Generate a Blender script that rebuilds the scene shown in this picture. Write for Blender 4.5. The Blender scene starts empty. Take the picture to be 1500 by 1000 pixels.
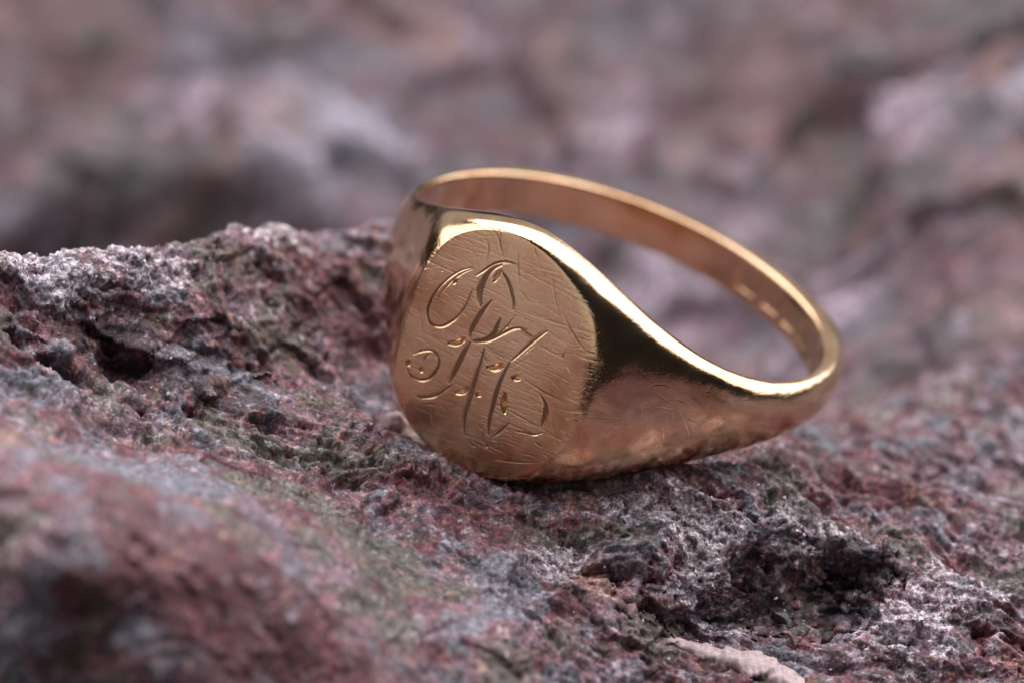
import bpy, math
import numpy as np
from mathutils import Matrix, Vector

# Everything is measured in millimetres in this script and written to the scene in metres.
MM = 0.001
rng = np.random.default_rng(7)
scene = bpy.context.scene

# ------------------------------------------------------------------ camera
PITCH = math.radians(32.0)
CAM_DIST = 215.45            # camera to the middle of the ring
FOCUS_DIST = 206.2           # sharp on the engraved face
c_, s_ = math.cos(PITCH), math.sin(PITCH)
CAM_TO_WORLD = np.array([[1, 0, 0], [0, s_, -c_], [0, c_, s_]])   # columns: right, up, back
cam_data = bpy.data.cameras.new("camera")
cam = bpy.data.objects.new("camera", cam_data)
scene.collection.objects.link(cam)
cam.matrix_world = Matrix.Translation(Vector(CAM_TO_WORLD[:, 2] * CAM_DIST * MM)) @ Matrix(CAM_TO_WORLD.tolist()).to_4x4()
cam_data.sensor_width = 36.0
cam_data.lens = 175.0
cam_data.clip_start = 0.01
cam_data.clip_end = 5.0
cam_data.dof.use_dof = True
cam_data.dof.focus_distance = FOCUS_DIST * MM
cam_data.dof.aperture_fstop = 28.0
scene.camera = cam

# ------------------------------------------------------------------ light
world = bpy.data.worlds.new("World")
scene.world = world
world.use_nodes = True
bg = world.node_tree.nodes["Background"]
bg.inputs["Color"].default_value = (0.90, 0.93, 1.0, 1)
bg.inputs["Strength"].default_value = 0.02

def area_lamp(name, direction, dist, sx, sy, watts, colour):
    d = Vector(direction).normalized()
    l = bpy.data.lights.new(name, 'AREA')
    l.shape = 'RECTANGLE'
    l.size, l.size_y = sx * MM, sy * MM
    l.energy = watts
    l.color = colour
    o = bpy.data.objects.new(name, l)
    o.location = d * dist * MM
    o.rotation_euler = d.to_track_quat('Z', 'Y').to_euler()
    scene.collection.objects.link(o)
    return o

area_lamp("overhead_sky_lamp", (0.05, 0.53, 0.85), 420, 520, 450, 4.3, (1.0, 0.97, 0.98))  # unseen lamp standing in for bright sky above and behind
area_lamp("right_sky_lamp", (0.78, 0.42, 0.50), 400, 420, 400, 2.1, (1.0, 0.98, 0.98))  # added lamp for bright sky on the right, mirrored in the shoulder
area_lamp("left_sky_lamp", (-0.84, 0.22, 0.49), 400, 440, 330, 1.55, (1.0, 0.96, 0.95))  # added lamp for bright sky on the left, mirrored above the face
area_lamp("back_fill_lamp", (-0.10, 0.97, 0.22), 430, 700, 180, 0.18, (1.0, 0.96, 0.93))  # unseen fill, added to lift the rear reflections in the gold
area_lamp("front_fill_lamp", (-0.55, -0.81, 0.20), 360, 420, 170, 0.15, (1.0, 0.97, 0.95))  # unseen fill added behind the camera to brighten the face and its edge

scene.view_settings.view_transform = 'Standard'
scene.view_settings.look = 'None'
scene.view_settings.gamma = 1.0
scene.view_settings.exposure = -0.22
scene.cycles.use_denoising = True
scene.cycles.max_bounces = 8
scene.cycles.caustics_reflective = True
scene.cycles.blur_glossy = 0.3
scene.cycles.sample_clamp_indirect = 4.0

# ------------------------------------------------------------------ numeric noise
_G = rng.normal(size=(32, 32, 32, 3)).astype(np.float32)
_G /= np.linalg.norm(_G, axis=-1, keepdims=True)

from concurrent.futures import ThreadPoolExecutor
_pool = ThreadPoolExecutor(4)

def chunked(fn):
    """Run a per-point function over blocks of points in a few threads."""
    def run(p):
        if len(p) < 80000:
            return fn(p)
        parts = list(_pool.map(fn, [p[a:a + 40000] for a in range(0, len(p), 40000)]))
        if isinstance(parts[0], tuple):
            return tuple(np.concatenate(x) for x in zip(*parts))
        return np.concatenate(parts)
    return run

@chunked
def perlin(p):
    p = p.astype(np.float32)
    i = np.floor(p).astype(np.int32)
    f = p - i
    u = f * f * f * (f * (f * 6 - 15) + 10)
    out = np.zeros(len(p), np.float32)
    for dx in (0, 1):
        wx = u[:, 0] if dx else 1 - u[:, 0]
        for dy in (0, 1):
            wy = u[:, 1] if dy else 1 - u[:, 1]
            for dz in (0, 1):
                wz = u[:, 2] if dz else 1 - u[:, 2]
                g = _G[(i[:, 0] + dx) & 31, (i[:, 1] + dy) & 31, (i[:, 2] + dz) & 31]
                out += wx * wy * wz * ((f[:, 0] - dx) * g[:, 0] + (f[:, 1] - dy) * g[:, 1] + (f[:, 2] - dz) * g[:, 2])
    return out * 1.5

def fbm(p, octaves=4, gain=0.5):
    out, a, q = 0, 1.0, p.copy()
    for k in range(octaves):
        out = out + a * perlin(q)
        q = q * 2.03 + 17.3
        a *= gain
    return out

def ridged(p, octaves=4, gain=0.55):
    out, a, q = 0, 1.0, p.copy()
    for k in range(octaves):
        out = out + a * (1 - 2 * np.abs(perlin(q)))
        q = q * 2.07 + 9.1
        a *= gain
    return out

_J = rng.random((32, 32, 32, 3)).astype(np.float32)
_T = rng.normal(size=(32, 32, 32, 4)).astype(np.float32)

@chunked
def shards(p):
    """Worley cells: distance gap to the next cell, and a random tilted facet height in each cell."""
    p = p.astype(np.float32)
    i = np.floor(p).astype(np.int32)
    f1 = np.full(len(p), 9.0, np.float32)
    f2 = f1.copy()
    hid = np.zeros(len(p), np.float32)
    for dx in (-1, 0, 1):
        for dy in (-1, 0, 1):
            for dz in (-1, 0, 1):
                a, b, c = (i[:, 0] + dx) & 31, (i[:, 1] + dy) & 31, (i[:, 2] + dz) & 31
                v = i + np.array([dx, dy, dz], np.int32) + _J[a, b, c] - p
                d = np.sqrt((v * v).sum(1))
                t = _T[a, b, c]
                h = t[:, 3] * 0.5 + (t[:, :3] * v).sum(1) * 0.55
                m = d < f1
                f2 = np.where(m, f1, np.minimum(f2, d))
                hid = np.where(m, h, hid)
                f1 = np.where(m, d, f1)
    return f2 - f1, hid

def smooth(a, b, x):
    t = np.clip((x - a) / (b - a), 0, 1)
    return t * t * (3 - 2 * t)

# ------------------------------------------------------------------ mesh helper
def build_mesh(name, verts_mm, quads, material, parent=None, colour=None, smooth_shade=True):
    me = bpy.data.meshes.new(name)
    v = np.ascontiguousarray(verts_mm * MM, dtype=np.float32)
    q = np.ascontiguousarray(quads, dtype=np.int32)
    k = q.shape[1]
    me.vertices.add(len(v))
    me.vertices.foreach_set("co", v.ravel())
    me.loops.add(q.size)
    me.loops.foreach_set("vertex_index", q.ravel())
    me.polygons.add(len(q))
    me.polygons.foreach_set("loop_start", np.arange(len(q), dtype=np.int32) * k)
    me.polygons.foreach_set("loop_total", np.full(len(q), k, dtype=np.int32))
    me.polygons.foreach_set("use_smooth", np.full(len(q), smooth_shade, dtype=bool))
    me.update(calc_edges=True)
    if colour is not None:
        att = me.color_attributes.new("mineral", 'FLOAT_COLOR', 'POINT')
        rgba = np.ones((len(v), 4), np.float32)
        rgba[:, :colour.shape[1]] = colour
        att.data.foreach_set("color", rgba.ravel())
    me.materials.append(material)
    o = bpy.data.objects.new(name, me)
    scene.collection.objects.link(o)
    if parent is not None:
        o.parent = parent
    return o

def grid_quads(nx, ny):
    i = np.arange(nx * ny).reshape(ny, nx)
    return np.stack([i[:-1, :-1], i[:-1, 1:], i[1:, 1:], i[1:, :-1]], -1).reshape(-1, 4)

# ------------------------------------------------------------------ materials
def new_material(name):
    m = bpy.data.materials.new(name)
    m.use_nodes = True
    nt = m.node_tree
    return m, nt, nt.nodes["Principled BSDF"]

def node(nt, kind, **kw):
    n = nt.nodes.new(kind)
    for k, v in kw.items():
        if k.startswith("i_"):
            n.inputs[k[2:].replace("_", " ")].default_value = v
        else:
            setattr(n, k, v)
    return n

def rock_material(name, fine):
    """Colour patches come from the mesh (rgb = ground colour, alpha = how much pale crystal crust); grains are cut here."""
    m, nt, p = new_material(name)
    L = nt.links.new

    def ramp01(src, lo, hi, t0=0.0, t1=1.0):
        r = node(nt, "ShaderNodeMapRange", interpolation_type='SMOOTHSTEP')
        r.inputs["From Min"].default_value, r.inputs["From Max"].default_value = lo, hi
        r.inputs["To Min"].default_value, r.inputs["To Max"].default_value = t0, t1
        L(src, r.inputs["Value"])
        return r.outputs["Result"]

    def mixc(fac, a, colour):
        x = node(nt, "ShaderNodeMix", data_type='RGBA')
        L(fac, x.inputs["Factor"])
        L(a, x.inputs[6])
        x.inputs[7].default_value = colour
        return x.outputs[2]

    def maths(op, a, b):
        x = node(nt, "ShaderNodeMath", operation=op)
        for k, v in enumerate((a, b)):
            if isinstance(v, float):
                x.inputs[k].default_value = v
            else:
                L(v, x.inputs[k])
        return x.outputs[0]

    col = node(nt, "ShaderNodeVertexColor", layer_name="mineral")
    tc = node(nt, "ShaderNodeTexCoord")
    def noise(scale, detail, rough, shift):
        mp = node(nt, "ShaderNodeMapping")
        mp.inputs["Location"].default_value = (shift, shift * 0.7, -shift)
        L(tc.outputs["Object"], mp.inputs["Vector"])
        n = node(nt, "ShaderNodeTexNoise", i_Scale=scale, i_Detail=detail, i_Roughness=rough)
        L(mp.outputs["Vector"], n.inputs["Vector"])
        return n.outputs["Fac"]
    n1 = noise(fine, 5.0, 0.7, 0.0)
    n2 = noise(fine * 3.1, 3.0, 0.7, 0.3)
    grain = noise(fine * 0.55, 6.0, 0.78, 0.7)
    # pale crystal grains where the crust is
    t = maths('ADD', grain, maths('MULTIPLY', maths('SUBTRACT', col.outputs["Alpha"], 0.76), 0.32))
    cover = maths('MULTIPLY', ramp01(t, 0.45, 0.58), ramp01(col.outputs["Alpha"], 0.02, 0.55))
    c = mixc(maths('MULTIPLY', cover, 0.92), col.outputs["Color"], (0.60, 0.52, 0.59, 1))
    # scattered single grains: pale, black, rust
    c = mixc(ramp01(noise(fine * 1.1, 4.0, 0.7, 1.9), 0.64, 0.72, 0.0, 0.75), c, (0.58, 0.50, 0.54, 1))
    c = mixc(ramp01(noise(fine * 0.8, 5.0, 0.75, 2.7), 0.59, 0.70, 0.0, 0.8), c, (0.028, 0.022, 0.026, 1))
    c = mixc(ramp01(noise(fine * 0.7, 4.0, 0.7, 3.3), 0.64, 0.74, 0.0, 0.6), c, (0.20, 0.055, 0.045, 1))
    def cells(scale):
        v = node(nt, "ShaderNodeTexVoronoi", i_Scale=scale)
        L(tc.outputs["Object"], v.inputs["Vector"])
        sp = node(nt, "ShaderNodeSeparateColor")
        L(v.outputs["Color"], sp.inputs["Color"])
        return v, sp.outputs["Red"]
    va, ra = cells(fine * 1.0)
    vb, rb = cells(fine * 2.3)
    hsv = node(nt, "ShaderNodeHueSaturation")
    val = maths('MULTIPLY', ramp01(n1, 0.3, 0.7, 0.55, 1.5), maths('MULTIPLY', ramp01(ra, 0.0, 1.0, 0.62, 1.38), ramp01(rb, 0.0, 1.0, 0.6, 1.4)))
    L(val, hsv.inputs["Value"])
    L(c, hsv.inputs["Color"])
    L(hsv.outputs["Color"], p.inputs["Base Color"])
    b0 = node(nt, "ShaderNodeBump", i_Strength=0.8, i_Distance=0.00010)
    b1 = node(nt, "ShaderNodeBump", i_Strength=0.9, i_Distance=0.00006)
    b2 = node(nt, "ShaderNodeBump", i_Strength=0.8, i_Distance=0.00003)
    L(grain, b0.inputs["Height"])
    L(n1, b1.inputs["Height"])
    L(n2, b2.inputs["Height"])
    b3 = node(nt, "ShaderNodeBump", i_Strength=0.6, i_Distance=0.00005, invert=True)
    L(va.outputs["Distance"], b3.inputs["Height"])
    L(b0.outputs["Normal"], b3.inputs["Normal"])
    L(b3.outputs["Normal"], b1.inputs["Normal"])
    L(b1.outputs["Normal"], b2.inputs["Normal"])
    L(b2.outputs["Normal"], p.inputs["Normal"])
    L(ramp01(n2, 0.35, 0.65, 0.30, 0.75), p.inputs["Roughness"])
    p.inputs["Specular IOR Level"].default_value = 0.5
    return m

def gold_material(name, rough, scratch, patina=False):
    m, nt, p = new_material(name)
    L = nt.links.new
    p.inputs["Metallic"].default_value = 1.0
    tc = node(nt, "ShaderNodeTexCoord")
    tone = node(nt, "ShaderNodeTexNoise", i_Scale=420.0, i_Detail=4.0, i_Roughness=0.6)
    L(tc.outputs["Object"], tone.inputs["Vector"])
    ramp = node(nt, "ShaderNodeValToRGB")
    ramp.color_ramp.elements[0].position, ramp.color_ramp.elements[1].position = 0.3, 0.7
    mid = ramp.color_ramp.elements.new(0.46)
    mid.color = (0.80, 0.525, 0.32, 1)
    ramp.color_ramp.elements[0].color = (0.67, 0.40, 0.225, 1)      # patches of tarnish
    ramp.color_ramp.elements[2].color = (0.87, 0.62, 0.41, 1)
    L(tone.outputs["Fac"], ramp.inputs["Fac"])
    if patina:      # old dirt and tarnish lying in the engraved lines
        dirt = node(nt, "ShaderNodeVertexColor", layer_name="mineral")
        mx = node(nt, "ShaderNodeMix", data_type='RGBA')
        sep = node(nt, "ShaderNodeSeparateColor")
        L(dirt.outputs["Color"], sep.inputs["Color"])
        L(sep.outputs["Red"], mx.inputs["Factor"])
        L(ramp.outputs["Color"], mx.inputs[6])
        mx.inputs[7].default_value = (0.11, 0.055, 0.03, 1)
        L(mx.outputs[2], p.inputs["Base Color"])
    else:
        L(ramp.outputs["Color"], p.inputs["Base Color"])
    # fine wear: hair scratches in a few directions and small pits
    prev = None
    for k, (rot, sc) in enumerate((((0.3, 0.2, 0.5), (150, 9000, 9000)), ((0.9, -0.4, 1.7), (180, 12000, 12000)), ((-0.6, 0.7, 2.6), (130, 8000, 8000)))):
        mp = node(nt, "ShaderNodeMapping")
        mp.inputs["Rotation"].default_value = rot
        mp.inputs["Scale"].default_value = sc
        nz = node(nt, "ShaderNodeTexNoise", i_Scale=1.0, i_Detail=2.0, i_Roughness=0.5)
        L(tc.outputs["Object"], mp.inputs["Vector"])
        L(mp.outputs["Vector"], nz.inputs["Vector"])
        r = node(nt, "ShaderNodeMapRange")
        r.inputs["From Min"].default_value, r.inputs["From Max"].default_value = 0.58, 0.72
        L(nz.outputs["Fac"], r.inputs["Value"])
        b = node(nt, "ShaderNodeBump", i_Strength=scratch, i_Distance=0.000012, invert=True)
        L(r.outputs["Result"], b.inputs["Height"])
        if prev:
            L(prev.outputs["Normal"], b.inputs["Normal"])
        prev = b
    grain = node(nt, "ShaderNodeTexNoise", i_Scale=9000.0, i_Detail=3.0, i_Roughness=0.7)
    L(tc.outputs["Object"], grain.inputs["Vector"])
    b = node(nt, "ShaderNodeBump", i_Strength=0.08, i_Distance=0.000012)
    L(grain.outputs["Fac"], b.inputs["Height"])
    L(prev.outputs["Normal"], b.inputs["Normal"])
    L(b.outputs["Normal"], p.inputs["Normal"])
    r = node(nt, "ShaderNodeMapRange")
    r.inputs["From Min"].default_value, r.inputs["From Max"].default_value = 0.3, 0.7
    r.inputs["To Min"].default_value, r.inputs["To Max"].default_value = rough * 0.75, rough * 1.35
    L(tone.outputs["Fac"], r.inputs["Value"])
    L(r.outputs["Result"], p.inputs["Roughness"])
    return m

def mineral_material(name, colour, rough, trans=0.0, scale=4000.0):
    m, nt, p = new_material(name)
    L = nt.links.new
    tc = node(nt, "ShaderNodeTexCoord")
    n1 = node(nt, "ShaderNodeTexNoise", i_Scale=scale, i_Detail=5.0, i_Roughness=0.65)
    L(tc.outputs["Object"], n1.inputs["Vector"])
    ramp = node(nt, "ShaderNodeValToRGB")
    ramp.color_ramp.elements[0].position, ramp.color_ramp.elements[1].position = 0.32, 0.68
    ramp.color_ramp.elements[0].color = tuple(c * 0.6 for c in colour) + (1,)
    ramp.color_ramp.elements[1].color = tuple(min(1, c * 1.25) for c in colour) + (1,)
    L(n1.outputs["Fac"], ramp.inputs["Fac"])
    L(ramp.outputs["Color"], p.inputs["Base Color"])
    p.inputs["Roughness"].default_value = rough
    p.inputs["Transmission Weight"].default_value = trans
    b = node(nt, "ShaderNodeBump", i_Strength=0.7, i_Distance=0.00005)
    L(n1.outputs["Fac"], b.inputs["Height"])
    L(b.outputs["Normal"], p.inputs["Normal"])
    return m

M_ROCK = rock_material("purple_rock", 5200.0)
M_FAR = rock_material("far_purple_rock", 1500.0)
M_GOLD = gold_material("worn_rose_gold", 0.16, 0.16)
M_FACE = gold_material("scratched_rose_gold", 0.25, 0.10, True)
M_QUARTZ = mineral_material("pale_quartz", (0.44, 0.33, 0.34), 0.5)
M_CLEAR = mineral_material("clear_quartz", (0.80, 0.78, 0.78), 0.15, 0.5)
M_BLACK = mineral_material("black_mineral", (0.012, 0.011, 0.012), 0.25)
M_GRIT = mineral_material("crystal_grit", (0.46, 0.38, 0.42), 0.22, 0.0, 1500.0)

# ------------------------------------------------------------------ the signet ring's pose and proportions
RING_R = CAM_TO_WORLD @ np.array([[-0.5011, 0.8128, 0.2970], [-0.2291, -0.4555, 0.8602], [0.8345, 0.3631, 0.4145]])
_u, _d, _v = np.linalg.svd(RING_R)
RING_R = _u @ _v
RING_C = CAM_TO_WORLD @ np.array([4.4538, 1.8534, 0.0])
R_FRONT, R_BACK, R_SIDE = 9.22, 8.53, 9.41      # inner half-axes
FACE_D = 10.68                                  # flat face, distance from the finger axis
EDGE = 0.24

def edge_radius(ph):
    return 0.12 + 0.12 * np.exp(-(np.abs(ph) / 1.5) ** 4)

def half_width(ph):
    return 1.02 + 4.67 * np.exp(-(np.abs(ph) / 0.807) ** 1.83)

def _s(a, b, x):
    t = np.clip((x - a) / (b - a), 0, 1)
    return t * t * (3 - 2 * t)

def thickness(ph):
    u = np.abs(ph)
    right = 0.78 + 1.48 * np.exp(-(u / 0.78) ** 2.6)
    left = 0.50 + 1.85 * np.exp(-(u / 0.54) ** 4.0) + 0.28 * _s(1.5, 2.2, u)      # this shoulder is worn thinner
    return np.where(np.asarray(ph) < 0, left, right) + 0.42 * _s(1.7, 2.4, u)

def section_power(ph):
    u = np.abs(ph)
    return 2.05 + 0.75 * np.exp(-(u / 0.75) ** 3) + 1.6 * _s(1.5, 2.4, u)

def inner_xy(ph):
    c, s = np.cos(ph), np.sin(ph)
    return np.where(c > 0, R_FRONT, R_BACK) * c, R_SIDE * s

# ------------------------------------------------------------------ foreground rock
CONTROL = [
    (-22.7, -5.7, 7.8), (-21.3, -4.7, 7.5), (-18.6, -3.8, 7.1), (-15.9, -2.1, 6.1), (-13.2, 0.7, 4.9), (-10.4, 3.4, 3.6), (-7.5, 5.9, 2.0), (-5.8, 7.5, 0.7),
    (-21.1, -7.3, 7.2), (-18.4, -7.3, 6.2), (-15.6, -5.7, 5.9), (-12.9, -4.0, 4.9), (-10.2, -1.3, 3.6), (-7.4, 1.1, 1.8), (-5.6, 1.6, 0.7),
    (-18.4, -7.2, 4.5), (-17.1, -7.2, 3.5), (-12.9, -6.3, 3.1), (-10.1, -4.2, 2.6), (-7.3, -2.0, 0.6), (-5.6, -2.6, -0.4),
    (-15.6, -8.4, 2.9), (-12.8, -8.4, 2.6), (-10.0, -7.7, 1.8), (-7.2, -6.5, 1.0), (-5.5, -5.2, -0.8), (-4.4, -4.3, -2.1),
    (-20.7, -12.8, 6.0), (-18.1, -11.9, 4.5), (-15.4, -11.3, 2.7), (-11.8, -10.6, 2.0), (-8.5, -10.3, 1.4), (-5.7, -10.0, 0.9), (-3.1, -10.3, -0.1), (-1.4, -11.0, -1.2),
    (-18.8, -19.2, 7.0), (-15.0, -17.3, 4.4), (-11.0, -15.9, 2.8), (-7.0, -13.7, 0.7), (-4.2, -13.8, -0.3), (-1.4, -13.6, -1.1),
    (-18.2, -25.6, 8.0), (-14.4, -25.2, 6.8), (-10.6, -22.9, 4.9), (-7.3, -20.8, 2.5), (-4.1, -18.8, 0.1), (-1.4, -17.8, -1.2),
    (-18.1, -27.8, 6.4), (-15.5, -28.2, 4.8), (-11.8, -26.6, 3.7), (-8.0, -25.0, 1.5), (-4.0, -22.7, -0.4), (0.0, -20.9, -1.7),
    (-0.9, -9.7, -1.3), (1.4, -9.7, -1.3), (4.3, -9.0, -1.1), (7.2, -8.1, -1.3), (10.1, -6.7, -1.9), (12.6, -4.9, -3.1), (14.7, -3.8, -4.2),
    (2.8, -11.3, -1.6), (7.1, -11.4, -1.9), (10.0, -10.7, -2.0), (12.9, -9.0, -3.2), (16.0, -6.7, -4.1), (19.0, -5.4, -4.9),
    (2.8, -13.8, -2.3), (7.1, -13.3, -3.3), (11.4, -12.2, -3.4), (14.3, -10.9, -3.3), (17.2, -9.8, -4.4), (20.2, -8.8, -4.7),
    (11.4, -13.2, -5.2), (8.5, -13.9, -4.9), (14.3, -12.6, -5.4),
    (4.2, -16.4, -3.6), (7.0, -16.0, -4.9), (9.8, -15.8, -5.4), (12.7, -14.9, -6.0), (15.6, -13.6, -4.8), (18.4, -12.9, -4.6), (20.8, -12.8, -5.4), (19.7, -15.6, -6.2), (15.5, -16.1, -6.0),
    (2.7, -21.5, -4.3), (9.7, -20.4, -6.2), (18.0, -19.6, -6.8), (-4.0, -25.7, -1.5), (-10.5, -27.9, 0.7),
    (16.3, -3.0, -4.8), (19.4, -1.1, -5.6), (22.0, 0.8, -6.2), (15.0, 0.2, -5.4), (18.5, 6.0, -7.4), (21.8, 9.2, -7.9), (23.5, 4.0, -6.8),
    # behind the crests the rock falls away
    (-23, -2.5, 1), (-18, -0.6, 0), (-15, 1.6, -1), (-12, 4.6, -2), (-9, 8.0, -3.5), (-6.5, 10.2, -5),
    (-23, 2, -12), (-17, 4, -13), (-12, 8, -13), (-7, 13, -14), (0, 13, -13),
    (-4.2, 5.4, 1.9), (-2.4, 2.0, -2.6), (0.5, 0, -3.6), (0.5, 4, -5.5), (4, -1, -4.2), (4, 4, -7), (8, 1, -5.5), (8, 8, -10), (2, 9, -10), (12, 3, -7), (11, -1.5, -3.6),
    (14, 8, -9.5), (20, 13, -11), (10, 13, -13), (-2.2, -7.9, -1.5), (4.2, -7.3, -1.5), (8.0, -5.5, -2.2),
    # the near side breaks off
    (-20.6, -29.0, -1), (-23, -28.0, -1), (-19.0, -30.2, -5), (-21, -25.6, 7.2), (-24, -25.2, 7.0), (-16, -30.5, -5), (-10, -33, -5), (-3, -33, -5), (10, -30, -7.5), (20, -28, -7.5), (4, -36, -7), (14, -40, -8), (25, -40, -8), (-24, -36, -18), (-10, -40, -14), (26, -14, -7), (26, -4, -8),
    (-26, -20, 8), (-26, -10, 6.5),
]
CP = np.array(CONTROL, float)

def tps_fit(cp, lam):
    d = np.linalg.norm(cp[:, None, :2] - cp[None, :, :2], axis=2)
    K = np.where(d > 0, d * d * np.log(d + 1e-9), 0)
    n = len(cp)
    A = np.zeros((n + 3, n + 3))
    A[:n, :n] = K + lam * np.eye(n)
    A[:n, n] = 1
    A[:n, n + 1:] = cp[:, :2]
    A[n:, :n] = A[:n, n:].T
    return np.linalg.solve(A, np.concatenate([cp[:, 2], np.zeros(3)]))

def tps_eval(cp, w, xy):
    out = np.empty(len(xy))
    n = len(cp)
    for a in range(0, len(xy), 60000):
        q = xy[a:a + 60000].astype(np.float32)
        d2 = ((q[:, None, :] - cp[None, :, :2].astype(np.float32)) ** 2).sum(2)
        K = 0.5 * d2 * np.log(d2 + 1e-9)
        out[a:a + 60000] = K @ w[:n].astype(np.float32) + w[n] + q @ w[n + 1:].astype(np.float32)
    return out

def trench(p, line, radius):
    """1 on the polyline, falling to 0 at radius (plan view)."""
    line = np.array(line, float)
    best = np.full(len(p), 9e9)
    for a, b in zip(line[:-1], line[1:]):
        ab = b - a
        t = np.clip(((p[:, :2] - a) @ ab) / (ab @ ab), 0, 1)
        best = np.minimum(best, ((p[:, :2] - a - t[:, None] * ab) ** 2).sum(1))
    return 1 - smooth(0, radius, np.sqrt(best))

PALETTE = {"maroon": (0.120, 0.022, 0.033), "mauve": (0.152, 0.080, 0.108), "white": (0.52, 0.44, 0.51), "grey": (0.170, 0.172, 0.215),
           "green": (0.120, 0.114, 0.092), "dark": (0.026, 0.018, 0.022), "peach": (0.36, 0.19, 0.15), "pink": (0.27, 0.120, 0.148), "pale": (0.46, 0.47, 0.54)}
PAL = {k: np.array(v) for k, v in PALETTE.items()}

ZONES = [
    ("white", 7.1, -11.1, 5, 1.6),
    ("white", 12.8, -11.0, 4, 1.6),
    ("white", 16.4, -13.6, 3, 3),
    ("white", 8.5, -13.0, 3, 1.5),
    ("white", -19.9, -5.5, 5, 1.2),
    ("white", -9.4, 1.0, 2.6, 2),
    ("white", -15.8, -3.6, 3, 1.5),
    ("white", 18.5, -12.2, 2.5, 2),
    ("white", 2.0, -13.8, 2, 2),
    ("maroon", 14.6, -5.4, 3.6, 2.4),
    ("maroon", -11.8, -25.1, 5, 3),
    ("maroon", -8.2, -16.8, 3, 2),
    ("maroon", -3.7, -11.3, 1.2, 1),
    ("maroon", 20.7, -14.8, 2, 1.5),
    ("maroon", -11.2, -12.8, 4, 1),
    ("maroon", -17.9, -7.5, 4, 0.9),
    ("maroon", -1.4, -12.5, 2, 1.5),
    ("maroon", -5.4, -10.9, 2, 0.8),
    ("maroon", -7.4, 0.5, 3, 2),
    ("maroon", -6.0, -25.0, 3, 2),  # darker maroon on the near lump's front slope
    ("grey", -14.2, -17.4, 4.5, 2.8),
    ("green", -9.9, -10.9, 4, 1),
    ("green", -8.9, -14.6, 3, 1.5),
    ("green", -5.2, -16.7, 2.5, 2),
    ("green", 4.2, -12.2, 2, 1),
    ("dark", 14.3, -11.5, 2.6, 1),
    ("dark", -12.8, -8.3, 3, 1),  # shade on the hollow's floor, put into the colour
    ("dark", -17.0, -6.9, 2, 1),  # shade in the crack below the ridge, painted dark
    ("grey", 10.8, -10.7, 0.9, 0.6),
    ("green", -6.2, -10.1, 2.5, 1),
    ("peach", -19.9, -20.5, 1.2, 1.4),
    ("peach", 3.6, -14.7, 1.2, 1),
    ("peach", 2.6, -10.4, 1, 0.5),
    ("dark", 11.4, -12.4, 2.4, 1.2),  # the pit's shade, painted into the stone colour
    ("white", -18.6, -3.8, 5, 0.8),
]
FAR_ZONES = [
    ("white", -18.6, 41.4, 3, 4),
    ("white", -16.1, 44.6, .9, 4.5),
    ("white", -19.4, 46.3, 1.6, 1.4),
    ("pale", -9.9, 42.4, 5, 5),
    ("pale", -6.8, 42.3, 3, 2.5),
    ("dark", -22.6, 39.7, 5, 3.5),  # shadow in the hollow behind the ridge, painted as dark colour
    ("dark", -17.3, 38.8, 4, 2),  # the same painted shadow, carried on to the right
    ("dark", -13.1, 54.0, 1.6, 2),
    ("white", -4.1, 56.5, 3.4, 2.4),
    ("peach", -4.8, 55.9, 1.8, 1.5),
    ("peach", -14.1, 40.6, .8, 2.4),
    ("maroon", 4.0, 50.4, 4, 4),
    ("dark", 4.4, 50.0, 1.5, 2),
    ("dark", 17.6, 47.3, 2, 4),
    ("white", 20.3, 39.5, 1.6, 5),
    ("dark", 25.0, 50.5, 4, 4),
    ("pale", 25.6, 38.3, 1.6, 3),
    ("white", 12.8, 19.5, 2, 2),
    ("white", 8.5, 29.2, 3, 3),
    ("maroon", 1.1, 45.2, 2, 2.4),
    ("maroon", -25.4, 53.5, 5, 5),
    ("maroon", -22.5, 48.8, 4, 3),
    ("white", 15.7, 25.1, 1.6, 3),
    ("maroon", 12.4, 42.1, 5, 5),
    ("pale", 21.6, 12.7, 3, 2),
    ("dark", 18.5, 33.1, 3, 1.2),
    ("peach", 22.7, 40.4, 1.6, 2),
    ("white", 5.4, 44.3, 2.4, 2.4),
    ("dark", 19.1, 17.8, 3, 2),
]

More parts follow.
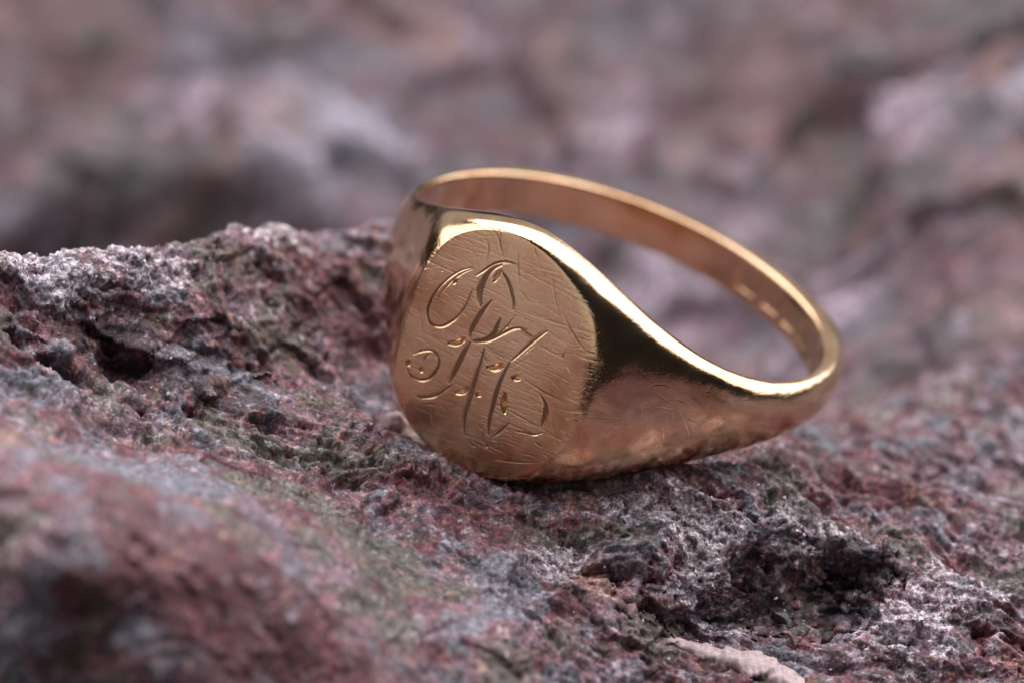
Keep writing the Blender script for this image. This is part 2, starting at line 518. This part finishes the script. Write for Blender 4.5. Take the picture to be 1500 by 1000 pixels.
def mineral_colours(p, zones, k=1.0, even=0.0):
    """Stone colour: patches of minerals, veins and grains, and some zones of painted shade. p in mm, k = feature size."""
    q = p / k
    warp = np.stack([fbm(q * 0.5 + 3, 3), fbm(q * 0.5 + 41, 3), fbm(q * 0.5 + 77, 3)], 1) * 0.6
    a = fbm((q + warp) * np.array([0.22, 0.30, 0.45]) + 5, 5, 0.6)
    b = fbm((q + warp) * np.array([0.3, 0.4, 0.6]) + 31, 5, 0.6)
    g = fbm((q + warp) * 0.35 + 61, 4, 0.55)
    def mix(c, col, t):
        return c + (PAL[col] - c) * t[:, None]
    c = np.repeat(PAL["mauve"][None], len(p), 0)
    c = mix(c, "pink", smooth(0.08, 0.42, b) * 0.8)
    c = mix(c, "maroon", smooth(0.02, 0.35, -a) * 0.8)
    c = mix(c, "grey", smooth(0.1, 0.35, g) * 0.9)
    c = mix(c, "green", smooth(0.12, 0.4, -g) * 0.75)
    c = c + (PAL["mauve"] - c) * even
    edge = fbm((q + warp) * 1.1 + 11, 4, 0.6)
    crust = smooth(0.18, 0.5, a + 0.3 * edge) * 0.55 * (1 - even)
    for name, x, y, rx, ry in zones:
        d = np.sqrt(((p[:, 0] - x + warp[:, 0] * 0.8 * k) / rx) ** 2 + ((p[:, 1] - y + warp[:, 1] * 0.8 * k) / ry) ** 2)
        t = 1 - smooth(0.55, 1.25, d + 0.35 * edge)
        if name == "white":
            crust = np.maximum(crust, t * 0.85)
            if even:
                c = mix(c, "white", t * 0.7)
        else:
            crust *= 1 - 0.8 * t
            c = mix(c, name, t * 0.85)
    busy = 1 - 0.6 * smooth(-11, -18, p[:, 1]) * smooth(4, -4, p[:, 0])
    c = mix(c, "white", smooth(0.30, 0.6, fbm(q * 1.3 + 29, 3, 0.6)) * 0.45 * busy)
    c = mix(c, "maroon", smooth(0.22, 0.5, fbm(q * 1.5 + 53, 3, 0.6)) * 0.6 * busy)
    c = mix(c, "dark", smooth(0.2, 0.5, fbm(q * 1.7 + 83, 3, 0.65)) * 0.6 * busy)
    c = mix(c, "peach", smooth(0.46, 0.66, fbm(q * 1.3 + 97, 3, 0.6)) * 0.5)
    c *= (1 + 0.3 * fbm(q * 2.5 + 7, 2, 0.7))[:, None]
    return np.column_stack([np.clip(c, 0.01, 0.8), np.clip(crust, 0, 1)])

STEP = 0.06
gx = np.arange(-27, 27, STEP)
gy = np.arange(-42, 13, STEP * 1.05)
NX, NY = len(gx), len(gy)
X, Y = np.meshgrid(gx, gy)
XY = np.stack([X.ravel(), Y.ravel()], 1)
TW = tps_fit(CP, 0.35)
Z = tps_eval(CP, TW, XY)
base = np.column_stack([XY, Z])
# larger breaks and hollows
Z -= 0.55 * trench(base + 0.5 * np.stack([perlin(base * 0.6), perlin(base * 0.6 + 9), 0 * Z], 1), [(-21, -7.6), (-17.1, -7.6), (-12.9, -6.7), (-10.1, -4.6), (-7.3, -2.4), (-5.4, -2.9)], 1.6)
Z -= 1.6 * trench(base, [(-24, -9.0), (-21, -9.2), (-18, -9.8), (-15.5, -10.2)], 0.9)
Z += 0.5 * trench(base, [(-13.9, -9.6), (-12.0, -7.6), (-10.1, -5.6)], 0.55)
jag = base + np.stack([0.9 * fbm(base * 0.9, 3, 0.6), 0.7 * fbm(base * 0.9 + 19, 3, 0.6), 0 * Z], 1)
Z -= 1.0 * trench(jag, [(8.6, -13.6), (10.2, -13.2), (11.6, -12.7), (13.6, -12.6)], 2.1)
Z -= 1.0 * trench(jag, [(13.0, -11.0), (15.4, -11.3)], 0.9)
Z -= 0.8 * trench(jag, [(4.5, -15.2), (6.4, -14.6), (8.0, -14.4)], 0.9)
# spread the rows evenly along the slope so that steep faces are as finely meshed as level ones
zg = Z.reshape(NY, NX)
kern = np.hanning(21)
kern /= kern.sum()
YN = np.empty((NY, NX))
ZN = np.empty((NY, NX))
for i in range(NX):
    zs = np.convolve(np.pad(zg[:, i], 10, mode='edge'), kern, 'valid')
    L = np.concatenate([[0], np.cumsum(np.hypot(np.diff(gy), np.diff(zs)))])
    YN[:, i] = np.interp(np.linspace(0, L[-1], NY), L, gy)
    ZN[:, i] = np.interp(YN[:, i], gy, zg[:, i])
base = np.stack([np.broadcast_to(gx, (NY, NX)), YN, ZN], -1)
N = np.cross(np.gradient(base, axis=1), np.gradient(base, axis=0)).reshape(-1, 3)
N /= np.linalg.norm(N, axis=1)[:, None]
base = base.reshape(-1, 3)
# broken-stone relief, displaced along the surface normal
w1 = np.stack([perlin(base * 0.3 + 2), perlin(base * 0.3 + 22), perlin(base * 0.3 + 42)], 1)
pb = base + 0.9 * w1
pa = pb @ np.array([[0.94, 0.34, 0], [-0.34, 0.94, 0], [0, 0, 1.0]]) * np.array([0.75, 1.15, 1.5])   # bedding direction
rough = smooth(-0.35, 0.4, fbm(base * 0.22 + 8, 3))
disp = 0.6 * fbm(pa * 0.26, 4, 0.48)
g1, h1 = shards(pa * 0.36)
ledge = smooth(-3, -8, base[:, 0]) * smooth(-9, -5, base[:, 1])
disp *= 1 - 0.55 * ledge
calm = 1 - 0.7 * smooth(-11, -18, base[:, 1]) * smooth(4, -4, base[:, 0])
disp *= 0.6 + 0.4 * calm
disp += calm * 0.24 * h1 - calm * 0.05 * (1 - smooth(0, 0.2, g1))
g2, h2 = shards(pa * 0.95 + 5.3)
disp += (0.02 + 0.07 * rough) * calm * h2
g3, h3 = shards(pb * 3.4 + 1.7)
fine_ = 0.35 + 0.65 * calm
disp += (0.012 + 0.035 * rough) * fine_ * h3
disp += 0.05 * rough * ridged(pa * 0.8, 3, 0.5)
disp += (0.035 + 0.045 * rough) * fine_ * fbm(pb * 2.0, 3, 0.7)
disp += 0.012 * perlin(base * 7)
# broken-out pits and crumbs
pit = smooth(-0.05, 0.45, fbm(base * 0.22 + 55, 3) + 0.25 * smooth(4, 10, base[:, 0]))
ps = pb @ np.array([[0.90, 0.43, 0], [-0.43, 0.90, 0], [0, 0, 1.0]]) * np.array([0.35, 1.3, 1.5])
disp += calm * (1 - 0.4 * ledge) * (0.30 * ridged(ps * 0.42 + 3.3, 3, 0.5) - 0.2 + 0.10 * ridged(ps * 1.3 + 8.8, 3, 0.5)) - 0.38 * ledge
disp -= 0.36 * calm * (1 - 0.4 * ledge) * (0.25 + 0.75 * pit) * smooth(0.18, 0.5, fbm(pa * 0.8 + 71, 3, 0.55))
disp -= 0.10 * fine_ * (0.1 + 0.9 * pit) * smooth(0.15, 0.45, fbm(pa * 2.1 + 37, 3, 0.6))
P = base + N * disp[:, None]
# the ring beds into the stone: nothing pokes through the gold
q = (P - RING_C) @ RING_R
ph = np.arctan2(q[:, 1] / R_SIDE, q[:, 0] / np.where(q[:, 0] > 0, R_FRONT, R_BACK))
ix, iy = inner_xy(ph)
off = np.hypot(q[:, 0], q[:, 1]) - np.hypot(ix, iy)
t_loc = thickness(ph) + EDGE
bottom = -half_width(ph) * np.sqrt(np.clip(1 - (np.clip(off - t_loc * 0.2, 0, None) / (t_loc * 1.05)) ** 2, 0, 1))
lift = np.where((off > -0.35) & (off < t_loc + 0.05), q[:, 2] - (bottom - 0.03), -1)
lift = np.where(q[:, 2] < half_width(ph) + 1.0, lift, -1)
P[:, 2] -= np.clip(lift, 0, None) / RING_R[2, 2]
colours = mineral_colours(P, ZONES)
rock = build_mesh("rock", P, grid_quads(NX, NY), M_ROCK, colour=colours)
rock["kind"] = "structure"
rock["label"] = "rough purple and maroon rock with pale crystalline crust under the gold ring"

def on_rock(x, y):
    d = (P[:, 0] - x) ** 2 + (P[:, 1] - y) ** 2
    m = d < 0.05 ** 2 * 4
    return float(P[m, 2].max()) if m.any() else float(P[d.argmin(), 2])

# ------------------------------------------------------------------ stone behind and below
FSTEP = 0.24
fx = np.arange(-75, 75, FSTEP)
fy = np.arange(-60, 100, FSTEP * 1.2)
FNX, FNY = len(fx), len(fy)
X, Y = np.meshgrid(fx, fy)
f0 = np.stack([X.ravel(), Y.ravel(), np.zeros(X.size)], 1)
fz = -14.5 + 3.2 * smooth(0, 22, f0[:, 0]) + 3.6 * fbm(f0 * 0.055 + 4, 4, 0.5)
fz = fz + 5.5 * (1 - smooth(-30, 0, f0[:, 1])) - 16 * (1 - smooth(-26, 2, f0[:, 1])) * (1 - smooth(-10, 2, f0[:, 0]))
gA, hA = shards(f0 * 0.16 + 2)
gB, hB = shards(f0 * 0.45 + 7)
fz += 0.9 * hA + 0.08 * hB + 0.2 * fbm(f0 * 0.4, 3, 0.5)
# a hollow at the left behind the ridge
fz -= 7.0 * np.exp(-((np.clip(f0[:, 0] + 13, 0, None) / 5) ** 2 + ((f0[:, 1] - 34) / 4.0) ** 2)) * (f0[:, 0] > -60)
FP = np.column_stack([f0[:, :2], fz])
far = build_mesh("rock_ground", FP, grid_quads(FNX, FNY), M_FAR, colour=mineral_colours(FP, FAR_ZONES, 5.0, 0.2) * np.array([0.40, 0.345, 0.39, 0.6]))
far["kind"] = "structure"
far["label"] = "out of focus mauve rock lying behind and below the ring"

# ------------------------------------------------------------------ signet ring
phi_dense = np.concatenate([np.arange(-0.50, 0.50, 0.0024), np.arange(0.50, 1.6, 0.0038), np.arange(1.6, 2.0, 0.008), np.arange(2.0, 2 * np.pi - 0.50, 0.013)])
NPH = len(phi_dense)
phw = np.where(phi_dense > np.pi, phi_dense - 2 * np.pi, phi_dense)
ROWS = 430
sec_off = np.empty((NPH, ROWS))
sec_z = np.empty((NPH, ROWS))
tt = np.linspace(-1, 1, 3001)
for i in range(NPH):
    w, T, n, e_ = half_width(phw[i]), thickness(phw[i]), section_power(phw[i]), edge_radius(phw[i])
    v = np.sin(tt * np.pi / 2)
    o = e_ + T * (1 - np.abs(v) ** n).clip(0) ** (1 / n)
    z = w * v
    L = np.concatenate([[0], np.cumsum(np.hypot(np.diff(o), np.diff(z)))])
    s = np.linspace(0, L[-1], ROWS)
    sec_off[i] = np.interp(s, L, o)
    sec_z[i] = np.interp(s, L, z)
ix, iy = inner_xy(phw)
cn, sn = np.cos(phw), np.sin(phw)
OX = ix[:, None] + sec_off * cn[:, None]
OY = iy[:, None] + sec_off * sn[:, None]
OZ = sec_z
# flat face with a worn edge
kk = (0.07 + 0.15 * smooth(0.12, 0.42, phw))[:, None]
face_x = FACE_D - 0.003 * OZ ** 2 - 0.002 * OY ** 2      # worn very slightly domed
over = OX - face_x
OXc = np.where(cn[:, None] > 0.5, face_x + 0.5 * (over - np.sqrt(over ** 2 + kk ** 2)), OX)
on_face = (over > 0.02) & (cn[:, None] > 0.5)

# engraved monogram and scratches, cut into the face (y across, z along the finger)
STROKES = [
    (0.071, [(-2.09,3.11),(-2.47,2.82),(-2.85,2.33),(-3.15,1.78),(-3.36,1.21),(-3.43,0.71),(-3.38,0.27),(-3.22,0.03),(-2.96,-0.1),(-2.58,0.0),(-2.32,0.27),(-2.01,0.76),(-1.84,1.28),(-1.76,1.72),(-1.77,2.04),(-1.75,2.18)]),
    (0.047, [(-2.01,3.09),(-2.32,2.8),(-2.69,2.28),(-2.97,1.67),(-3.12,1.13),(-3.18,0.71)]),
    (0.077, [(-1.79,2.88),(-1.52,3.28),(-1.25,3.68),(-0.94,3.97),(-0.59,4.15),(-0.26,4.19)]),
    (0.142, [(-0.84,3.89),(-1.15,3.6),(-1.34,3.18),(-1.4,2.76),(-1.38,2.31),(-1.25,1.92),(-1.18,1.76)]),
    (0.088, [(-0.81,3.62),(-0.57,3.54),(-0.29,3.33),(-0.03,3.01),(0.18,2.67),(0.28,2.33)]),
    (0.094, [(-0.81,3.62),(-0.89,3.28),(-0.95,3.05)]),
    (0.118, [(-0.74,2.28),(-0.96,1.74),(-1.11,1.2),(-1.19,0.64),(-1.19,0.24)]),
    (0.118, [(-1.07,0.11),(-1.16,-0.41),(-1.28,-1.26),(-1.41,-2.06)]),
    (0.065, [(-1.21,-2.02),(-1.52,-2.52),(-1.85,-3.0),(-2.36,-3.34),(-2.63,-3.39)]),
    (0.106, [(-0.12,1.73),(-0.16,1.44),(-0.15,1.05),(-0.29,0.65),(-0.6,0.36),(-0.98,0.16)]),
    (0.047, [(0.48,2.17),(0.29,1.55),(0.0,1.0),(-0.36,0.48)]),
    (0.071, [(-0.3,0.51),(0.03,0.92),(0.31,1.3),(0.56,1.59),(0.84,1.77),(1.17,1.81)]),
    (0.053, [(0.84,1.77),(1.21,1.7),(1.62,1.7)]),
    (0.083, [(2.04,2.25),(1.74,1.76),(1.45,1.24),(1.17,0.67),(0.97,0.27)]),
    (0.118, [(0.93,0.18),(0.82,-0.47),(0.77,-1.29),(0.84,-2.05),(0.89,-2.69),(1.04,-3.28)]),
    (0.094, [(-0.38,0.14),(-0.32,-0.42),(-0.33,-1.15),(-0.3,-1.8),(-0.26,-2.31),(-0.27,-3.05),(-0.08,-3.68),(0.09,-3.86)]),
    (0.13, [(-1.99,-0.45),(-1.63,-0.27),(-1.37,0.08)]),
    (0.13, [(0.04,-0.53),(0.32,-0.44),(0.61,-0.09)]),
    (0.094, [(-0.96,-2.32),(-0.59,-2.09),(-0.49,-1.77)]),
    (0.094, [(-0.06,-1.89),(0.19,-1.79)]),
    (0.118, [(1.24,-0.39),(1.58,-0.26)]),
    (0.077, [(-3.37,-1.71),(-3.01,-1.35),(-2.6,-1.1),(-2.25,-1.18),(-2.08,-1.56),(-2.18,-2.08),(-2.5,-2.58),(-3.09,-2.7),(-3.45,-2.49),(-3.61,-2.24)]),
    (0.053, [(-2.84,-1.83),(-2.81,-1.51),(-2.61,-1.27)]),
    (0.13, [(-2.86,-2.17),(-2.74,-2.19)]),
    (0.142, [(-3.52,-2.19),(-3.38,-2.19)]),
    (0.165, [(1.16,-1.22),(1.27,-1.62),(1.44,-1.96)]),
    (0.1, [(2.69,-0.46),(2.97,-0.64),(3.15,-0.94),(3.19,-1.45),(3.16,-1.73)]),
    (0.065, [(1.28,-3.28),(1.53,-2.81),(1.77,-2.31)]),
    (0.053, [(2.19,-2.49),(2.61,-2.32),(3.0,-2.25),(3.37,-1.92)]),
    (0.071, [(0.12,-3.74),(0.18,-3.81)]),
    (0.065, [(0.29,-4.02),(0.66,-4.08)]),
    (0.083, [(1.11,-3.77),(1.21,-3.8)]),
    (0.053, [(3.16,-2.49),(3.52,-2.53)]),
    (0.047, [(-0.59,-0.04),(-0.26,-0.19),(-0.04,-0.4)]),
    (0.053, [(3.07,1.71),(3.07,1.51)]),
    (0.041, [(-1.78,5.13),(-1.41,4.89),(-1.17,4.5),(-0.88,4.2)]),
    (0.041, [(-1.92,4.57),(-1.61,4.21),(-1.58,3.64)]),
    (0.035, [(-1.45,5.2),(-1.32,4.87)]),
    (0.035, [(-0.42,4.82),(-0.11,4.08),(0.23,3.34)]),
    (0.035, [(0.26,5.24),(0.46,4.96)]),
    (0.035, [(1.39,4.6),(1.89,3.69),(2.27,3.12)]),
    (0.047, [(2.43,3.26),(3.09,2.76),(3.81,2.3)]),
    (0.035, [(0.22,3.27),(0.53,3.18),(0.8,2.99)]),
    (0.083, [(-2.67,2.03),(-2.56,2.28)]),
    (0.041, [(-3.4,2.3),(-3.28,2.33)]),
    (0.041, [(1.83,-0.2),(2.69,-0.26),(3.78,-0.21)]),
    (0.041, [(-0.44,0.31),(0.29,0.23),(0.72,0.2)]),
    (0.041, [(1.61,-4.17),(2.47,-3.84),(3.42,-3.38)]),
    (0.041, [(-0.96,-4.49),(-0.16,-4.33)]),
]
GR = 0.0125
GN = 960
FACE_FIELD = np.zeros((GN, GN), np.float32)     # [z, y], depth in mm
GOUGE_FIELD = np.zeros((GN, GN), np.float32)
BAND_FIELD = np.zeros((GN, GN), np.float32)     # the right shoulder unrolled: [z, arc - 10]
def cut(points, width, depth, into=None):
    field = into if into is not None else FACE_FIELD
    pts = np.array(points, float)
    # rounded path
    for _ in range(2):
        if len(pts) > 2:
            a, b = pts[:-1], pts[1:]
            pts = np.concatenate([pts[:1], np.stack([a * .75 + b * .25, a * .25 + b * .75], 1).reshape(-1, 2)[1:-1], pts[-1:]])
    seg = np.linalg.norm(np.diff(pts, axis=0), axis=1)
    run = np.concatenate([[0], np.cumsum(seg)]) / max(seg.sum(), 1e-6)
    for (a, b, ra, rb) in zip(pts[:-1], pts[1:], run[:-1], run[1:]):
        lo = np.floor((np.minimum(a, b) - width * 1.3 + 6) / GR).astype(int).clip(0, GN - 1)
        hi = np.ceil((np.maximum(a, b) + width * 1.3 + 6) / GR).astype(int).clip(0, GN - 1) + 1
        if (hi <= lo).any():
            continue
        yy, zz = np.meshgrid(np.arange(lo[0], hi[0]) * GR - 6, np.arange(lo[1], hi[1]) * GR - 6)
        ab = b - a
        t = np.clip(((yy - a[0]) * ab[0] + (zz - a[1]) * ab[1]) / (ab @ ab + 1e-12), 0, 1)
        d = np.hypot(yy - a[0] - t * ab[0], zz - a[1] - t * ab[1])
        r = ra + (rb - ra) * t
        swell = 0.55 + 0.45 * np.sin(np.pi * np.clip(r, 0, 1))
        h = width * swell
        g = depth * swell * np.clip(1 - d / h, 0, 1) - 0.05 * depth * np.exp(-((d - h * 1.15) / (0.22 * h)) ** 2)
        blk = field[lo[1]:hi[1], lo[0]:hi[0]]
        np.copyto(blk, np.where(g > 0, np.maximum(blk, g), np.where(blk <= 0, np.minimum(blk, g), blk)))
for w, pts in STROKES:
    gouge = len(pts) <= 3 and w >= 0.09
    if len(pts) >= 4 and w >= 0.1:         # broad stems are several cuts side by side
        pp = np.array(pts)
        tn = np.gradient(pp, axis=0)
        nr = np.stack([-tn[:, 1], tn[:, 0]], 1) / np.linalg.norm(tn, axis=1)[:, None]
        swell = np.sin(np.linspace(0.25, math.pi - 0.25, len(pp)))[:, None]
        for o_ in (-0.55, 0.0, 0.55):
            cut(pp + nr * o_ * w * swell, 0.062, 0.050)
    else:
        cut(pts, max(w * 1.1, 0.042), w * (1.6 if gouge else 0.75))
        if gouge:
            cut(pts, w * 1.1, w, GOUGE_FIELD)
    if len(pts) > 2 and w > 0.06:          # the graver's further, shallower passes beside the main cut
        for side in (-1, 1):
            o_ = rng.normal(0, 0.025, 2) + side * rng.uniform(0.06, 0.12) * np.array([0.95, -0.3])
            a_ = rng.integers(0, max(1, len(pts) - 2))
            cut(np.array(pts)[a_:a_ + rng.integers(3, len(pts) + 1)] + o_, max(w * 0.45, 0.026), w * 0.32)
for k in range(1500):                      # wear: mostly one way across the face, some crossing
    c0 = rng.uniform(-5, 5, 2)
    ang = rng.normal(0.12, 0.17) if rng.random() < 0.72 else rng.uniform(0, math.pi)
    ln = rng.gamma(2.0, 0.40)
    d = np.array([math.cos(ang), math.sin(ang)]) * ln
    bend = np.array([-d[1], d[0]]) * rng.normal(0, 0.05)
    w = rng.uniform(0.016, 0.034)
    cut([c0 - d / 2, c0 + bend, c0 + d / 2], w, rng.beta(1.2, 2.2) * 0.8 * w)
for k in range(170):                       # stronger hatch-like scores
    c0 = np.array([rng.uniform(-4.2, 4.2), rng.uniform(-4.6, 4.6)])
    ang = rng.normal(0.10, 0.10)
    d = np.array([math.cos(ang), math.sin(ang)]) * rng.gamma(1.6, 0.7)
    w = rng.uniform(0.020, 0.040)
    cut([c0 - d / 2, c0 + rng.normal(0, 0.03, 2), c0 + d / 2], w, rng.uniform(0.25, 0.6) * w)
for k in range(90):
    c0 = rng.uniform(-5, 5, 2)
    cut([c0, c0 + rng.normal(0, 0.03, 2)], rng.uniform(0.025, 0.05), rng.uniform(0.01, 0.02))

def sample(y, z, field=FACE_FIELD):
    fy_, fz_ = np.clip((y + 6) / GR, 0, GN - 2.01), np.clip((z + 6) / GR, 0, GN - 2.01)
    a, b = fy_.astype(int), fz_.astype(int)
    u, v = fy_ - a, fz_ - b
    return field[b, a] * (1 - u) * (1 - v) + field[b, a + 1] * u * (1 - v) + field[b + 1, a] * (1 - u) * v + field[b + 1, a + 1] * u * v
fade = smooth(-0.3, 0.12, over) * (cn[:, None] > 0.5)
OXc = OXc - sample(OY, OZ) * fade
# the face is not quite flat any more
und = np.column_stack([OY.ravel() * 0.35, OZ.ravel() * 0.35, np.zeros(OY.size)])
OXc = OXc + (0.02 * perlin(und + 3.1)).reshape(OXc.shape) * fade
# hairline scratches on the shoulder
for k in range(260):
    c0 = np.array([rng.uniform(-5.8, 5.5), rng.uniform(-3.5, 3.5)])
    ang = rng.normal(0.0, 0.35) if rng.random() < 0.4 else rng.normal(1.9, 0.5)
    d = np.array([math.cos(ang), math.sin(ang)]) * rng.gamma(2.0, 0.3)
    w = rng.uniform(0.03, 0.05)
    cut([c0 - d / 2, c0 + rng.normal(0, 0.05, 2), c0 + d / 2], w, rng.beta(1.2, 2.5) * 0.4 * w, BAND_FIELD)
hair = sample(np.broadcast_to(phw[:, None] * 10 - 10, OZ.shape), OZ, BAND_FIELD) * (smooth(0.42, 0.52, phw) * (1 - smooth(1.45, 1.55, phw)))[:, None] * (1 - fade)
# dents and soft hand-worn unevenness of the band
und = np.column_stack([OXc.ravel(), OY.ravel(), OZ.ravel()]) * 0.45
lump = (0.035 * fbm(und + 1.3, 3, 0.5)).reshape(OXc.shape) * (1 - fade) - hair
OXc = OXc + lump * cn[:, None]
OYc = OY + lump * sn[:, None]

# inner side: rounded edges and the finger bore with stamped hallmarks
q4 = np.linspace(0, math.pi / 2, 9)[1:]
IN = 46
wv = half_width(phw)[:, None]
er = edge_radius(phw)[:, None]
up_off = er * (1 - np.sin(q4))[None]
up_z = wv - er * (1 - np.cos(q4))[None]
bore_z = (wv - er) * np.linspace(1, -1, IN)[None, 1:-1]
mid_off = -0.05 * (1 - (bore_z / wv) ** 2)
arc = (phi_dense * 9.0)[:, None]
for k, a0 in enumerate((18.2, 19.8, 21.3, 22.9, 24.4, 26.0)):
    rr = np.maximum(np.abs(arc - a0) / 0.62, np.abs(bore_z) / 0.55)
    stamp = (1 - smooth(0.82, 1.0, rr))
    rel = 0.5 + 0.5 * np.sin(arc * (7 + k) + 2 * k) * np.cos(bore_z * (8 + k) + k)
    mid_off = mid_off + 0.055 * stamp * (0.45 + 0.55 * rel)
dn_off = up_off[:, ::-1]
dn_z = -up_z[:, ::-1]
B_off = np.concatenate([up_off, mid_off, dn_off[:, :]], 1)
B_z = np.concatenate([up_z, bore_z, dn_z], 1)
BX = ix[:, None] + B_off * cn[:, None]
BY = iy[:, None] + B_off * sn[:, None]
RX = np.concatenate([OXc, BX], 1)
RY = np.concatenate([OYc, BY], 1)
RZ = np.concatenate([OZ, B_z], 1)
M = RX.shape[1]
RV = np.stack([RX, RY, RZ], -1).reshape(-1, 3)
ii = np.arange(NPH * M).reshape(NPH, M)
nxt = np.roll(ii, -1, 0)
quads = np.stack([ii, nxt, np.roll(nxt, -1, 1), np.roll(ii, -1, 1)], -1).reshape(-1, 4)
flag = np.zeros((NPH, M), bool)
flag[:, :ROWS] = on_face
fq = flag & np.roll(flag, -1, 0) & np.roll(flag, -1, 1) & np.roll(np.roll(flag, -1, 0), -1, 1)
fq = fq.ravel()

LOW = 5.7
ring = bpy.data.objects.new("signet_ring", None)
ring.empty_display_size = 0.005
scene.collection.objects.link(ring)
ring.matrix_world = Matrix.Translation(Vector((RING_C - RING_R[:, 2] * LOW) * MM)) @ Matrix(RING_R.tolist()).to_4x4()
ring["label"] = "worn rose gold signet ring with an engraved script monogram resting on the rock"
ring["category"] = "ring"
RV = RV + np.array([0, 0, LOW])

dirt = np.zeros((NPH, M))
dirt[:, :ROWS] = smooth(0.009, 0.028, sample(OY, OZ)) * (1 - 0.8 * smooth(0.045, 0.08, sample(OY, OZ))) * (1 - smooth(0.001, 0.01, sample(OY, OZ, GOUGE_FIELD))) * fade * 0.75
dirt = dirt.ravel()

def sub_mesh(name, qs, mat):
    used, inv = np.unique(qs, return_inverse=True)
    return build_mesh(name, RV[used], inv.reshape(-1, 4), mat, ring, np.repeat(dirt[used][:, None], 3, 1))
sub_mesh("band", quads[~fq], M_GOLD)
sub_mesh("engraved_face", quads[fq], M_FACE)

# ------------------------------------------------------------------ small minerals set in the rock
def lump_mesh(name, size, mat, seed, sub=4, rough=0.25, facets=0.0):
    import bmesh
    bm = bmesh.new()
    bmesh.ops.create_icosphere(bm, subdivisions=sub, radius=1.0)
    v = np.array([x.co[:] for x in bm.verts])
    f = np.array([[x.index for x in fc.verts] for fc in bm.faces])
    bm.free()
    r = 1 + rough * fbm(v * 1.4 + seed * 3.7, 3, 0.55)
    v = v * r[:, None]
    if facets:
        rg = np.random.default_rng(seed)
        for k in range(16):
            n = rg.normal(size=3)
            n /= np.linalg.norm(n)
            d = v @ n
            v = v - np.clip(d - rg.uniform(0.35, 0.75), 0, None)[:, None] * n * facets
    return build_mesh(name, v * np.array(size), f, mat, rock, smooth_shade=not facets)

# the long pale quartz sliver at the foot of the hollow
nv = 120
tv = np.linspace(0, 1, nv)
cx = 6.4 + 5.6 * tv
cy = -15.4 - 1.7 * tv + 0.25 * np.sin(tv * 5)
cz = np.array([on_rock(a, b) for a, b in zip(cx, cy)])
cz = np.convolve(np.pad(cz, 12, mode='edge'), np.ones(25) / 25, 'valid') - 0.12
sv = 40
ang = np.linspace(0, 2 * np.pi, sv, endpoint=False)
rad = (0.42 + 0.62 * tv) * np.clip(np.sin(np.pi * np.clip(tv * 0.90 + 0.07, 0, 1)), 0, 1) ** 0.45
twist = 0.35 * np.sin(tv * 4.0)
corner = np.abs(np.cos(1.5 * (ang[None] + twist[:, None])))          # a blunt three-sided splinter
shape = 0.78 + 0.30 * corner
ring_p = np.stack([np.repeat(cx, sv), (cy[:, None] + 1.3 * rad[:, None] * shape * np.cos(ang)).ravel(), (cz[:, None] + 0.8 * rad[:, None] * shape * np.sin(ang)).ravel()], 1)
cc = np.repeat(np.stack([cx, cy, cz], 1), sv, 0)
gS, hS = shards(ring_p * np.array([0.8, 1.6, 1.6]))
ring_p = cc + (ring_p - cc) * (1 + 0.30 * hS + 0.25 * fbm(ring_p * np.array([0.5, 1.2, 1.2]), 3, 0.5) + 0.05 * fbm(ring_p * 6, 3, 0.7))[:, None]
iv = np.arange(nv * sv).reshape(nv, sv)
vq = np.stack([iv[:-1], iv[1:], np.roll(iv, -1, 1)[1:], np.roll(iv, -1, 1)[:-1]], -1).reshape(-1, 4)
build_mesh("quartz_sliver", ring_p, vq, M_QUARTZ, rock)

for k, (nm, x, y, size, mat, fac) in enumerate([
        ("black_crystal", 11.1, -13.4, (0.5, 0.45, 0.5), M_BLACK, 0.9),
        ("quartz_grain", 11.0, -12.8, (0.15, 0.11, 0.12), M_CLEAR, 0.9),
        ("quartz_grain", 11.35, -12.95, (0.10, 0.08, 0.09), M_CLEAR, 0.9),
        ("quartz_grain", -14.3, -8.6, (0.12, 0.12, 0.12), M_CLEAR, 0.9),
        ("quartz_grain", -15.0, -8.3, (0.09, 0.09, 0.12), M_CLEAR, 0.9),
        ("quartz_pebble", -5.0, -5.0, (0.55, 0.45, 0.5), M_QUARTZ, 0.0)]):
    o = lump_mesh(nm, size, mat, k + 1, 3 if size[0] > 0.3 else 1, 0.3, fac)
    o.location = Vector((x, y, on_rock(x, y) + size[2] * 0.45)) * MM

# loose crystal grit lying on the stone: far too many and too small to count
ng = 5200
pick = rng.choice(len(P), 200000)
pick = pick[(np.abs(P[pick, 0]) < 23) & (P[pick, 1] > -24) & (P[pick, 1] < 6)]
weight = 0.12 + colours[pick, 3] ** 2 * 2
pick = rng.choice(pick, ng, p=weight / weight.sum(), replace=False)
octa = np.array([[1, 0, 0], [-1, 0, 0], [0, 1, 0], [0, -1, 0], [0, 0, 1], [0, 0, -1]], float)
otri = np.array([[0, 2, 4], [2, 1, 4], [1, 3, 4], [3, 0, 4], [2, 0, 5], [1, 2, 5], [3, 1, 5], [0, 3, 5]])
size = (0.022 + rng.gamma(1.4, 0.014, ng)).clip(0.02, 0.11)
gv = np.empty((ng, 6, 3))
for k in range(ng):
    rot, _ = np.linalg.qr(rng.normal(size=(3, 3)))
    gv[k] = P[pick[k]] + (octa * (rng.uniform(0.6, 1.5, (6, 1)) * rng.uniform(0.6, 1.3, 3))) @ rot * size[k]
gf = (otri[None] + (np.arange(ng) * 6)[:, None, None]).reshape(-1, 3)
grit = build_mesh("crystal_grit", gv.reshape(-1, 3), gf, M_GRIT, rock, smooth_shade=False)
grit["kind"] = "stuff"
